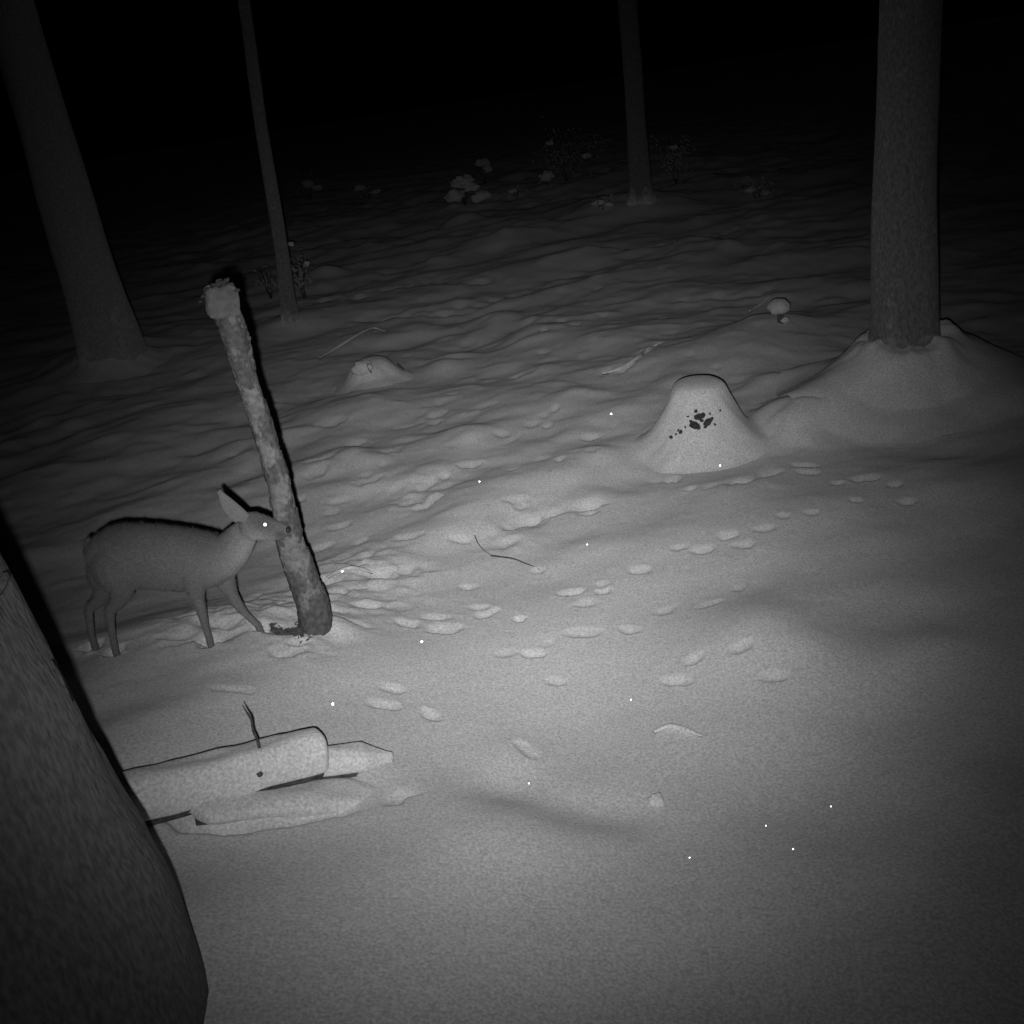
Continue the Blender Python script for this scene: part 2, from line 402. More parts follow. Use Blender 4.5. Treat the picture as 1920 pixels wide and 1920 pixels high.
def empty(name, loc):
    o = bpy.data.objects.new(name, None); COL.objects.link(o)
    o.location = tuple(map(float, loc)); o.empty_display_size = .1
    bpy.context.view_layer.update()
    return o

def resample(pts, rad, n):
    P = np.array(pts, float); Rr = np.array(rad, float)
    s = np.concatenate([[0], np.cumsum(np.linalg.norm(np.diff(P, axis=0), axis=1))])
    # smooth Catmull-Rom style through cubic Hermite
    t = np.linspace(0, s[-1], n)
    m = np.gradient(P, s, axis=0) if len(P) > 2 else np.repeat((P[1:] - P[:-1]) / s[-1], 2, axis=0)
    idx = np.clip(np.searchsorted(s, t, side='right') - 1, 0, len(P) - 2)
    h = (s[idx + 1] - s[idx]); u = (t - s[idx]) / h
    h00 = 2 * u ** 3 - 3 * u ** 2 + 1; h10 = u ** 3 - 2 * u ** 2 + u; h01 = -2 * u ** 3 + 3 * u ** 2; h11 = u ** 3 - u ** 2
    out = h00[:, None] * P[idx] + (h10 * h)[:, None] * m[idx] + h01[:, None] * P[idx + 1] + (h11 * h)[:, None] * m[idx + 1]
    return out, np.interp(t, s, Rr), t

def frames(C):
    T = np.gradient(C, axis=0); T /= np.linalg.norm(T, axis=1)[:, None]
    ref = np.array([0, 1.0, 0.0]) if abs(T[0][1]) < .8 else np.array([1.0, 0, 0])
    A = np.zeros_like(C); B = np.zeros_like(C)
    for i in range(len(C)):
        a = ref - T[i] * np.dot(ref, T[i]); a /= np.linalg.norm(a); A[i] = a; B[i] = np.cross(T[i], a); ref = a
    return T, A, B

def tube(pts, rad, n=None, k=8, disp=None, caps=True, origin=None, res=True):
    """lofted tube; disp(u_along_m, angle array, i) gives extra radius. returns verts, faces"""
    if res:
        C, Rr, S = resample(pts, rad, n or max(4, len(pts) * 4))
    else:
        C = np.array(pts, float); Rr = np.array(rad, float); S = np.arange(len(C)) * 1.0
    T, A, B = frames(C)
    ang = np.linspace(0, 2 * math.pi, k, endpoint=False)
    V = []
    for i in range(len(C)):
        rr = Rr[i] + (disp(S[i], ang, i) if disp else 0)
        ring = C[i] + A[i] * (np.cos(ang) * rr)[:, None] + B[i] * (np.sin(ang) * rr)[:, None]
        V.append(ring)
    nR = len(C)
    V = np.concatenate(V)
    F = []
    for i in range(nR - 1):
        for j in range(k):
            a = i * k + j; b = i * k + (j + 1) % k
            F.append((a, b, b + k, a + k))
    if caps:
        V = np.concatenate([V, C[:1] - T[:1] * 0.0, C[-1:] + T[-1:] * 0.3 * Rr[-1]])
        c0 = nR * k; c1 = c0 + 1
        for j in range(k):
            F.append((c0, (j + 1) % k, j)); F.append((c1, (nR - 1) * k + j, (nR - 1) * k + (j + 1) % k))
    if origin is not None:
        V = V - np.array(origin)
    return V, F

# ------------------------------------------------------------------ ground: one snow sheet
def build_ground():
    el = np.concatenate([np.linspace(80, 57, 24), np.linspace(56.8, 6.0, 900), np.linspace(5.93, 1.2, 150), np.array([1.0, .8, .6, .45, .3, .2])])
    r = CAMZ / np.tan(np.radians(el))
    az = np.concatenate([np.linspace(-48, 48, 880), np.linspace(52, 308, 48)])
    Rr, Az = np.meshgrid(r, np.radians(az), indexing='ij')
    X = Rr * np.sin(Az); Y = Rr * np.cos(Az)
    H = base_height(X, Y)
    add_stamps(X, Y, H)
    nr, na = X.shape
    V = np.stack([X, Y, H], -1).reshape(-1, 3)
    V = np.concatenate([V, [[0, 0, float(base_height(0., 0.))]]])
    i = np.arange(nr - 1)[:, None]; j = np.arange(na)[None, :]; j2 = (j + 1) % na
    Q = np.stack([i * na + j, i * na + j2, (i + 1) * na + j2, (i + 1) * na + j], -1).reshape(-1, 4)
    Q = Q[:, ::-1]
    tri = np.stack([np.full(na, nr * na), (np.arange(na) + 1) % na, np.arange(na)], -1)
    me = bpy.data.meshes.new('ground')
    me.vertices.add(len(V)); me.vertices.foreach_set('co', V.astype(np.float32).ravel())
    nl = Q.size + tri.size
    me.loops.add(nl); me.loops.foreach_set('vertex_index', np.concatenate([Q.ravel(), tri.ravel()]).astype(np.int32))
    me.polygons.add(len(Q) + len(tri))
    me.polygons.foreach_set('loop_start', np.concatenate([np.arange(len(Q)) * 4, Q.size + np.arange(len(tri)) * 3]).astype(np.int32))
    me.polygons.foreach_set('use_smooth', np.ones(len(Q) + len(tri), bool))
    me.update(calc_edges=True); me.validate()
    me.materials.append(M_SNOW)
    o = bpy.data.objects.new('ground', me); COL.objects.link(o)
    tag(o, 'trampled lumpy snow covering the forest floor', None, None, 'structure')
    return o
build_ground()

def revolve(name, c, prof, k=72, seed=0, amp=.06, mat=None, parent=None, org=None, squash=1.0):
    zs = np.array([p[0] for p in prof]); rs = np.array([p[1] for p in prof]); n = 60
    s = np.concatenate([[0], np.cumsum(np.hypot(np.diff(zs), np.diff(rs)))]); t = np.linspace(0, s[-1], n)
    Z = np.interp(t, s, zs); Rr = np.interp(t, s, rs)
    for _ in range(3): Z[1:-1] = (Z[:-2] + 2 * Z[1:-1] + Z[2:]) / 4; Rr[1:-1] = (Rr[:-2] + 2 * Rr[1:-1] + Rr[2:]) / 4
    ang = np.linspace(0, 2 * math.pi, k, endpoint=False); V, F = [], []
    for i in range(n):
        w = 1 + amp * (perlin(np.cos(ang) * 1.3 + seed, np.sin(ang) * 1.3 + Z[i] * 2.5) + .4 * perlin(np.cos(ang) * 4 + seed, np.sin(ang) * 4 + Z[i] * 9))
        V.append(np.stack([Rr[i] * w * np.cos(ang), Rr[i] * w * np.sin(ang) * squash, np.full(k, Z[i])], -1))
    V = np.concatenate(V + [np.array([[0, 0, Z[-1]]])]) + np.array(c)
    if parent is not None:
        pl = np.array(parent.location); gz = base_height(V[:, 0] + pl[0], V[:, 1] + pl[1]) - float(base_height(pl[0], pl[1]))
        V[:, 2] += gz * np.exp(-np.maximum(V[:, 2], 0) / .12)
    for i in range(n - 1):
        for j in range(k):
            a = i * k + j; b = i * k + (j + 1) % k; F.append((a, b, b + k, a + k))
    for j in range(k): F.append((n * k, (n - 1) * k + j, (n - 1) * k + (j + 1) % k))
    return mesh_obj(name, V, F, mat or M_SNOW, parent)

# ------------------------------------------------------------------ trees
def tree(name, label, base_px, line, mat, top=11.0, flare=None, seed=0, knots=6, limbs=7, k=40, lobes=5):
    """line: (px x, px y, half width px) from the ground upward; the axis goes on straight above the picture"""
    b = G(*base_px); y0 = b[1]
    pts, rad = [], []
    for (x, y, hw) in line:
        p = on_plane_y(x, y, y0); e = on_plane_y(x + hw, y, y0)
        pts.append(p); rad.append(hw * px_len(p) * .975)
    d = pts[-1] - pts[0]; d /= np.linalg.norm(d)
    lowz = pts[0]
    while pts[-1][2] < top:
        step = 1.4
        pts.append(pts[-1] + d * step + np.array([.02 * math.sin(len(pts) + seed), .02 * math.cos(len(pts) * 2 + seed), 0])); rad.append(rad[-1] * .955)
    # root below the snow
    z0 = snow_z(lowz[0], lowz[1])
    pts.insert(0, lowz + (-d) * max(.2, (lowz[2] - z0) + .16)); rad.insert(0, rad[0] * (flare or 1.25) * 1.35)
    root = empty(name, (lowz[0], y0, z0))
    org = np.array([lowz[0], y0, z0])
    rr = random.Random(seed); ph = [rr.uniform(0, 6.28) for _ in range(4)]
    r_base = rad[1]
    def disp(s, ang, i):
        a = .045 * r_base * perlin(np.cos(ang) * 1.3 + 7 * seed + 5, np.sin(ang) * 1.3 + s * .9)
        a = a + .05 * r_base * perlin(ang * 4 / 6.283 * 2 + 0, np.full_like(ang, s * 1.2 + seed)) * .5
        a = a + .004 * perlin(np.cos(ang) * 9 + seed, np.sin(ang) * 9 + s * 10)
        fl = math.exp(-max(0, s - .25) / .22) * (flare or 1.2) * .07 * r_base
        a = a + fl * (np.cos(ang * lobes + ph[0]) + .6 * np.cos(ang * (lobes - 2) + ph[1]))
        return a
    V, F = tube(pts, rad, n=int(90), k=k, disp=disp, origin=org)
    gz = base_height(V[:, 0] + org[0], V[:, 1] + org[1]) - z0
    V[:, 2] += gz * np.exp(-np.maximum(V[:, 2], 0) / .3)
    mesh_obj('trunk', V, F, mat, root)
    # bare crown above the picture
    cv, cf = [], []
    for q in range(limbs):
        t = rr.uniform(.62, .98); i = int(t * (len(pts) - 1)); p = np.array(pts[i]); a = rr.uniform(0, 6.28); L = rr.uniform(1.5, 3.2)
        if p[2] < 5.5: continue
        q1 = p + np.array([math.cos(a) * L * .4, math.sin(a) * L * .4, L * .35]); q2 = p + np.array([math.cos(a) * L, math.sin(a) * L, L * .8])
        v, f = tube([p, q1, q2], [rad[i] * .35, rad[i] * .22, .015], n=8, k=6, origin=org)
        off = sum(len(x) for x in cv); cv.append(v); cf += [tuple(c + off for c in ff) for ff in f]
        for w in range(3):
            a2 = a + rr.uniform(-1, 1); q3 = q1 + (q2 - q1) * rr.uniform(.1, .9); q4 = q3 + np.array([math.cos(a2), math.sin(a2), rr.uniform(.2, .9)]) * rr.uniform(.5, 1.2)
            v, f = tube([q3, (q3 + q4) / 2 + .05, q4], [rad[i] * .1, rad[i] * .07, .006], n=5, k=5, origin=org)
            off = sum(len(x) for x in cv); cv.append(v); cf += [tuple(c + off for c in ff) for ff in f]
    if cv:
        mesh_obj('crown', np.concatenate(cv), cf, mat, root)
    tag(root, label, 'tree')
    return root, org, pts, rad

tree_a = tree('forest_tree', 'thick pale trunk with flaring snowy roots at the right edge', (1695, 705),
     [(1695, 716, 112), (1695, 696, 94), (1696, 672, 80), (1696, 645, 70), (1696, 600, 63.5), (1697, 450, 60), (1699, 250, 57)], M_BARK, flare=1.3, seed=1)
tree_b = tree('forest_tree', 'thick dark trunk leaning at the upper left of the picture', (212, 680),
     [(215, 690, 70), (211, 668, 66), (205, 640, 62), (185, 575, 56), (160, 500, 53), (122, 370, 50), (84, 240, 47)], M_PALE, flare=1.35, seed=2)
tree('thin_tree', 'slim young trunk rising behind the wooden post', (543, 598),
     [(544, 598, 18), (540, 570, 15), (531, 490, 13.5), (515, 390, 13), (490, 240, 12)], M_BARK, flare=1.5, seed=3, k=20, top=9)
tree('forest_tree', 'distant faint trunk standing on a snowy rise at top centre', (1201, 375),
     [(1203, 380, 30), (1202, 366, 25), (1200, 345, 22), (1197, 300, 20), (1193, 240, 18.5)], M_BARK, flare=1.5, seed=4, top=12)

def snow_bank(res, seed, k_=1.0):
    root, org, pts, rad = res
    R = rad[2]
    bank = revolve('snow_bank', (0, 0, 0), [(-.10, 2.6 * R), (-.04, 2.1 * R), (-.01, 1.75 * R), (.06 * k_, 1.5 * R), (.16 * k_, 1.28 * R), (.28 * k_, 1.13 * R), (.40 * k_, 1.02 * R), (.49 * k_, .92 * R), (.5 * k_, .7 * R)], seed=seed, amp=.13, parent=root, k=96)
    for v in bank.data.vertices:
        a = math.atan2(v.co.y, v.co.x); up = max(0.0, v.co.z) / (.49 * k_)
        v.co.z *= 1 + up * (.5 * float(perlin(math.cos(a) * 1.5 + seed, math.sin(a) * 1.5)) + .14 * float(perlin(math.cos(a) * 5 + seed, math.sin(a) * 5)))

snow_bank(tree_a, 31, .42)
snow_bank(tree_b, 37, .32)

# near trunk at the lower left: its right edge crosses the corner of the picture
def near_trunk():
    b = G(60, 1960); y0 = b[1]
    edge = [(405, 1960), (342, 1800), (291, 1688), (232, 1590), (179, 1500), (129, 1400), (69, 1290), (1, 1170), (-64, 1052), (-136, 925)]
    pts, rad = [], []
    for i, (x, y) in enumerate(edge):
        p = on_plane_y(x, y, y0)
        r = .42 + .06 * math.exp(-i * .9) + (.006 if i < 8 else 0)
        pts.append(p - np.array([r * 1.0, 0, 0])); rad.append(r)
    d = pts[-1] - pts[-3]; d /= np.linalg.norm(d)
    for i in range(5):
        pts.append(pts[-1] + d * 1.5 + np.array([.1, 0, 0])); rad.append(rad[-1] * .95)
    z0 = snow_z(pts[0][0], pts[0][1])
    pts.insert(0, pts[0] + np.array([.02, 0, -.5])); rad.insert(0, rad[0] * 1.15)
    org = np.array([pts[1][0], y0, z0])
    root = empty('near_tree', org)
    def disp(s, ang, i):
        plate = perlin(np.cos(ang) * 3.4 + 3, np.sin(ang) * 3.4 + s * 2.2)
        return .016 * plate + .010 * np.abs(perlin(ang * 3.5, np.full_like(ang, s * 5.0))) + .004 * perlin(np.cos(ang) * 12, np.sin(ang) * 12 + s * 14)
    V, F = tube(pts, rad, n=240, k=160, disp=disp, origin=org)
    mesh_obj('trunk', V, F, M_BARKD, root)
    # a lifted bark flake on the lit edge
    e = [on_plane_y(x, y, y0 - .02) for (x, y) in [(136, 1318), (122, 1290), (108, 1262), (96, 1240)]]
    v, f = tube([p + np.array([.0, 0, 0]) for p in e], [.002, .004, .004, .001], n=14, k=6, origin=org, disp=lambda s, a, i: .003 * np.cos(a * 2 + s * 9))
    mesh_obj('bark_flake', v, f, M_TWIG, root)
    e = [on_plane_y(x, y, y0) for (x, y) in [(-10, 1110), (2, 1096), (10, 1084), (8, 1074)]]
    v, f = tube(e, [.010, .012, .008, .002], n=12, k=8, origin=org, disp=lambda s, a, i: .004 * np.sin(a * 3 + s * 60))
    mesh_obj('bark_flake', v, f, M_TWIG, root)
    tag(root, 'big rough tree trunk close to the camera in the lower left corner', 'tree')
near_trunk()

# ------------------------------------------------------------------ wooden post with its block
POST_Y = G(588, 1172)[1]
def post():
    y0 = POST_Y
    line = [(592, 1195, 33), (591, 1160, 32), (586, 1130, 31), (575, 1100, 30), (560, 1060, 29), (544, 1012, 27), (527, 925, 23), (501, 830, 21), (480, 762, 21), (459, 700, 22.5), (438, 622, 26), (427, 592, 27), (419, 572, 26)]
    pts = [on_plane_y(x, y, y0) for (x, y, _) in line]; rad = [hw * px_len(p) * .95 for (x, y, hw), p in zip(line, pts)]
    pts.insert(0, pts[0] + np.array([.03, 0, -.25])); rad.insert(0, rad[0])
    z0 = snow_z(pts[1][0], y0); org = np.array([pts[1][0], y0, z0])
    root = empty('wooden_post', org)
    n, k = 300, 72
    C, Rr, S = resample(pts, rad, n); T, A, B = frames(C)
    ang = np.linspace(0, 2 * math.pi, k, endpoint=False)
    V = []; Mk = []
    for i in range(n):
        s = S[i]; t = i / n
        u = np.cos(ang) * 1.15; w = np.sin(ang) * 1.15
        # bark cover: mostly bark low down and at the very top, mostly bare in the middle
        bias = np.interp(t, [0, .22, .35, .5, .62, .75, .86, 1], [.42, .34, .10, -.12, -.02, .16, .28, .30])
        uw = ang * Rr[i]
        m = 1.9 * perlin(uw / .10 + 4, np.full(k, s / .17)) + .6 * perlin(uw / .03 + 9, np.full(k, s / .045)) + .4 * perlin(uw / .012, np.full(k, s / .018)) + bias * 1.1
        mask = sstep(-.03, .09, m)
        # a long stripped lane near the top left of the post
        rr = Rr[i] + .007 * (mask - .5) + .004 * perlin(uw / .02 + 2, np.full(k, s / .03)) * (0.4 + mask) + .003 * perlin(u * 2, w * 2 + s * 3)
        V.append(C[i] + A[i] * (np.cos(ang) * rr)[:, None] + B[i] * (np.sin(ang) * rr)[:, None]); Mk.append(mask)
    V = np.concatenate(V + [C[-1:] + T[-1:] * .01]) - org; Mk = np.concatenate(Mk + [np.array([.2])])
    F = []
    for i in range(n - 1):
        for j in range(k):
            a = i * k + j; b = i * k + (j + 1) % k; F.append((a, b, b + k, a + k))
    for j in range(k): F.append((n * k, (n - 1) * k + j, (n - 1) * k + (j + 1) % k))
    o = mesh_obj('shaft', V, F, M_POST, root)
    ca = o.data.attributes.new('bark', 'FLOAT', 'POINT'); ca.data.foreach_set('value', Mk.astype(np.float32))
    # block on top: squarish, wider than the post, crumbled upper edge
    p0 = on_plane_y(420, 592, y0); p1 = on_plane_y(413, 538, y0)
    ax = p1 - p0; hgt = np.linalg.norm(ax); ax /= hgt
    sx = np.array([1.0, 0, 0]) - ax * ax[0]; sx /= np.linalg.norm(sx); sy = np.cross(ax, sx)
    hw = 33 * px_len(p0); vs, fs = [], []; nn, kk = 26, 56
    ang = np.linspace(0, 2 * math.pi, kk, endpoint=False)
    for i in range(nn):
        t = i / (nn - 1)
        prof = np.interp(t, [0, .06, .2, .55, .8, .93, 1], [.80, .97, 1.0, 1.0, .97, .90, .66])
        sup = (np.abs(np.cos(ang)) ** 7 + np.abs(np.sin(ang)) ** 7) ** (-1 / 7.0)
        rr = hw * prof * (.86 * sup + .02) * (1 + .06 * perlin(np.cos(ang) * 2 + 5, np.sin(ang) * 2 + t * 3) + .05 * perlin(np.cos(ang) * 6, np.sin(ang) * 6 + t * 8))
        zz = t * hgt * 1.0 + (t ** 3) * .03 * perlin(np.cos(ang) * 2.5 + 1, np.sin(ang) * 2.5)
        rot = .35
        vs.append(p0 + np.outer(zz, ax) + np.outer(rr * np.cos(ang + rot), sx) + np.outer(rr * np.sin(ang + rot), sy))
    V = np.concatenate(vs + [np.array([p0 + ax * hgt * .96])]) - org
    for i in range(nn - 1):
        for j in range(kk):
            a = i * kk + j; b = i * kk + (j + 1) % kk; fs.append((a, b, b + kk, a + kk))
    for j in range(kk): fs.append((nn * kk, (nn - 1) * kk + j, (nn - 1) * kk + (j + 1) % kk))
    blk = mesh_obj('top_block', V, fs, M_SALT, root)
    rr_ = random.Random(4)
    for (x, y, s) in [(381, 556, 8), (388, 544, 9), (399, 536, 8), (411, 530, 11), (424, 527, 10), (435, 533, 8), (444, 544, 6), (376, 566, 5)]:
        p = on_plane_y(x, y, y0 - .045); rad_ = s * px_len(p)
        mesh_obj('bark_chunk', *chunk(rad_, rr_.randint(0, 999), p - org), M_DEBRIS, blk, smooth=False)
    # a broken branch stub and a bark tongue
    p = on_plane_y(464, 632, y0)
    v, f = tube([p - np.array([.02, 0, -.01]), p + np.array([.012, -.01, -.01])], [.02, .012], n=5, k=9, origin=org); mesh_obj('branch_stub', v, f, M_WOOD, root)
    tag(root, 'mottled wooden post with half-peeled bark and a wider block on top', 'post')

def chunk(r, seed, c=(0, 0, 0), flat=.55):
    rg = np.random.default_rng(seed)
    bm = bmesh.new(); bmesh.ops.create_icosphere(bm, subdivisions=1, radius=1.0)
    sc = np.array([1.0, rg.uniform(.6, 1.0), rg.uniform(flat * .7, flat * 1.3)]) * r
    rot = Matrix.Rotation(rg.uniform(0, 6.28), 3, 'Z') @ Matrix.Rotation(rg.uniform(-.7, .7), 3, 'X')
    V = []
    for v in bm.verts:
        q = Vector((v.co.x * sc[0], v.co.y * sc[1], v.co.z * sc[2])) * rg.uniform(.72, 1.2)
        q = rot @ q; V.append((q.x + c[0], q.y + c[1], q.z + c[2]))
    F = [[v.index for v in f.verts] for f in bm.faces]; bm.free()
    return V, F
post()

# dark litter scraped free at the foot of the post
def litter():
    p0 = G(545, 1178)
    rg = random.Random(8); V, F = [], []
    for i in range(420):
        t = rg.random(); x = 508 + 78 * t; y = 1172 + 10 * math.sin(t * 3) + rg.gauss(0, 7) * (.35 + t)
        p = G(x, y); z = snow_z(p[0], p[1]) + rg.uniform(.002, .022)
        s = rg.uniform(.008, .02); a = rg.uniform(0, 6.28); tl = rg.uniform(-.6, .6)
        u = np.array([math.cos(a), math.sin(a), tl]) * s; w = np.array([-math.sin(a), math.cos(a), rg.uniform(-.6, .6)]) * s * .55; up = np.array([0, 0, .002])
        c = np.array([p[0], p[1], z]) - p0; b = len(V)
        V += [c - u, c + w + up * 2, c + u, c - w + up * 2, c - up * 2]
        F += [(b, b + 3, b + 1), (b + 3, b + 2, b + 1), (b, b + 4, b + 3), (b + 3, b + 4, b + 2), (b + 2, b + 4, b + 1), (b + 1, b + 4, b)]
    o = mesh_obj('leaf_litter', V, F, M_LITTER, None, smooth=False); o.location = p0
    tag(o, 'dark leaf litter scraped free of snow at the foot of the post', 'leaf litter', None, 'stuff')
litter()

# ------------------------------------------------------------------ roe deer licking the post
def deer():
    yD = POST_Y - .05
    P = lambda x, y, dy=0.0: on_plane_y(x, y, yD + dy)
    sc = px_len(P(330, 1050))
    foot = P(390, 1205); org = np.array([foot[0] - .1, yD, snow_z(foot[0] - .1, yD)])
    VV, FF = [], []
    def add(v, f):
        off = sum(len(a) for a in VV); VV.append(np.array(v)); FF.extend([tuple(i + off for i in q) for q in f])
    def loft(secs, lat, k=28):
        """secs: (centre, half height, half width, up dir) ; closed with caps"""
        C = np.array([s[0] for s in secs]); hh = np.array([s[1] for s in secs]); hwid = np.array([s[2] for s in secs])
        C2, hh2, S = resample(C, hh, len(secs) * 5); hw2 = np.interp(np.linspace(0, 1, len(C2)), np.linspace(0, 1, len(secs)), hwid)
        # use arclength-consistent interpolation for widths
        s0 = np.concatenate([[0], np.cumsum(np.linalg.norm(np.diff(C, axis=0), axis=1))]); hw2 = np.interp(S, s0, hwid)
        T = np.gradient(C2, axis=0); T /= np.linalg.norm(T, axis=1)[:, None]
        ang = np.linspace(0, 2 * math.pi, k, endpoint=False); V = []
        for i in range(len(C2)):
            side = np.array([0, 1.0, 0]); side = side - T[i] * np.dot(side, T[i]); side /= np.linalg.norm(side); up = np.cross(T[i], side)
            V.append(C2[i] + np.outer(np.cos(ang) * hw2[i], side) + np.outer(np.sin(ang) * hh2[i], up))
        n = len(C2); V = np.concatenate(V + [C2[:1], C2[-1:]]); F = []
        for i in range(n - 1):
            for j in range(k):
                a = i * k + j; b = i * k + (j + 1) % k; F.append((a, b, b + k, a + k))
        for j in range(k): F.append((n * k, (j + 1) % k, j)); F.append((n * k + 1, (n - 1) * k + j, (n - 1) * k + (j + 1) % k))
        add(V, F)
    # torso from top and bottom outline
    out = [(166, 1038, 1056, .25), (172, 1016, 1074, .6), (184, 999, 1090, .85), (205, 986, 1103, .98), (240, 978, 1106, 1.0), (280, 979, 1109, 1.02), (320, 983, 1112, 1.02),
           (360, 988, 1112, .98), (392, 994, 1106, .9), (416, 1004, 1098, .78), (434, 1020, 1086, .5)]
    secs = []
    for x, t, b, w in out:
        c = P(x + (b - t) * .0, (t + b) / 2); hh = (b - t) / 2 * sc; secs.append((c, hh, .132 * w))
    loft(secs, None)
    # neck
    loft([(P(390, 1052), 44 * sc, .095), (P(415, 1044), 44 * sc, .088), (P(433, 1031, -.01), 38 * sc, .075), (P(447, 1014, -.02), 31 * sc, .062), (P(460, 998, -.03), 26 * sc, .054), (P(472, 988, -.04), 20 * sc, .045)], None)
    # head
    hy = -.05
    loft([(P(450, 982, hy), 11 * sc, .03), (P(459, 983, hy), 24 * sc, .052), (P(475, 986, hy), 28 * sc, .058), (P(491, 989, hy), 26 * sc, .054), (P(506, 992, hy), 22.5 * sc, .045), (P(520, 995, hy), 19 * sc, .038),
          (P(530, 997, hy), 16.5 * sc, .034), (P(538, 998.5, hy), 13 * sc, .029), (P(541, 1001, hy), 4 * sc, .011)], None, 20)
    def limb(pts, rads, k=14, n=24):
        v, f = tube(pts, rads, n=n, k=k); add(v, f)
    zg = lambda p: snow_z(p[0], p[1])
    feet = []
    def leg(joints, dy, lead=0):
        pts = [P(x, y, dy) for (x, y, r) in joints]; rads = [(r * 1.0 + .5 * min(1, 9 / r)) * sc for (_, _, r) in joints]
        g = zg(pts[-1])
        # let the hoof stand in the snow
        if pts[-1][2] > g - .01: pts[-1] = np.array([pts[-1][0], pts[-1][1], g - .01])
        limb(pts, rads); feet.append((pts[-2], pts[-1], rads[-1]))
    leg([(360, 1052, 8), (362, 1070, 26), (366, 1096, 21), (370, 1118, 13), (379, 1150, 9), (386, 1176, 6.2), (391, 1194, 6.5), (394, 1206, 6.5)], -.075)
    leg([(406, 1050, 8), (412, 1066, 26), (424, 1092, 19), (434, 1112, 12), (451, 1140, 8.5), (466, 1156, 6.2), (480, 1168, 6.5), (488, 1177, 6.5)], .05)
    leg([(204, 1020, 8), (208, 1050, 38), (218, 1078, 36), (228, 1104, 25), (221, 1127, 15), (206, 1148, 10), (207, 1166, 7.5), (212, 1196, 6.3), (216, 1215, 6.5), (219, 1229, 6.5)], -.075)
    leg([(198, 1022, 8), (197, 1050, 33), (194, 1080, 30), (194, 1104, 20), (184, 1126, 12.5), (167, 1143, 9), (168, 1162, 7), (172, 1190, 6.2), (176, 1205, 6.5), (179, 1215, 6.5)], .075)
    # tail stub
    limb([P(172, 1012), P(163, 1026), P(161, 1040)], [9 * sc, 8 * sc, 4 * sc], 8, 8)
    V = np.concatenate(VV) - org
    tmp = mesh_obj('body_raw', V, FF, M_COAT)
    md = tmp.modifiers.new('r', 'REMESH'); md.mode = 'VOXEL'; md.voxel_size = .0065
    ms = tmp.modifiers.new('s', 'SMOOTH'); ms.factor = .5; ms.iterations = 7
    dg = bpy.context.evaluated_depsgraph_get()
    me = bpy.data.meshes.new_from_object(tmp.evaluated_get(dg))
    bpy.data.objects.remove(tmp)
    co = np.zeros(len(me.vertices) * 3, np.float32); me.vertices.foreach_get('co', co); co = co.reshape(-1, 3)
    nr = np.zeros(len(me.vertices) * 3, np.float32); me.vertices.foreach_get('normal', nr); nr = nr.reshape(-1, 3)
    co += nr * (.0035 * perlin(co[:, 0] / .05 + co[:, 1] / .08, co[:, 2] / .06)[:, None] + .0018 * perlin(co[:, 0] / .012, co[:, 2] / .02 + co[:, 1] / .02)[:, None])
    me.vertices.foreach_set('co', co.ravel()); me.update()
    me.polygons.foreach_set('use_smooth', [True] * len(me.polygons))
    me.materials.clear(); me.materials.append(M_COAT)
    root = empty('roe_deer', org)
    def marking(c):
        w = c + org; mk = np.full(len(c), 1.0)
        def near(px, py, r): 
            p = P(px, py); return np.exp(-(((w[:, 0] - p[0]) ** 2 + (w[:, 2] - p[2]) ** 2) / (r * sc) ** 2))
        mk += .75 * near(488, 1003, 22) + .55 * near(462, 1030, 28) + .35 * near(435, 1065, 32) + .4 * near(515, 1006, 12) - .45 * near(505, 972, 20) - .5 * near(532, 990, 12) - .3 * near(480, 962, 16)
        for (fx, fy) in [(240, 980), (300, 981), (360, 988), (405, 998), (200, 990)]: mk -= .22 * near(fx, fy, 34)
        mk += .2 * near(165, 1045, 26) + .15 * near(300, 1108, 30)
        return np.clip(mk, .4, 2.2).astype(np.float32)
    body = bpy.data.objects.new('body', me); COL.objects.link(body); body.parent = root
    me.attributes.new('marking', 'FLOAT', 'POINT').data.foreach_set('value', marking(co))
    # winter coat: short strands lying back along the body
    nv = len(co); rg = np.random.default_rng(21); pick = rg.integers(0, nv, 26000)
    bp = co[pick]; bn = nr[pick]; head = bp[:, 0] > (P(448, 1000)[0] - org[0])
    fl = np.array([-.75, 0, -.55]); tn = fl - bn * (bn @ fl)[:, None] + rg.normal(0, .22, bn.shape); tn /= np.linalg.norm(tn, axis=1)[:, None]
    dirn = tn + bn * rg.uniform(.15, .5, (len(bp), 1)); dirn /= np.linalg.norm(dirn, axis=1)[:, None]
    leg_ = bp[:, 2] < (P(360, 1125)[2] - org[2]); ln = np.where(head | leg_, .008, .022)[:, None] * rg.uniform(.6, 1.3, (len(bp), 1))
    sd = np.cross(dirn, bn); sd /= np.linalg.norm(sd, axis=1)[:, None] + 1e-9
    q0 = bp - bn * .001; FV = np.stack([q0 - sd * .0012, q0 + sd * .0012, q0 + dirn * ln], 1).reshape(-1, 3)
    fur = mesh_obj('fur', FV, np.arange(len(FV)).reshape(-1, 3), M_COAT, body, smooth=False); fur['kind'] = 'stuff'; fur.data.attributes.new('marking', 'FLOAT', 'POINT').data.foreach_set('value', marking(FV))
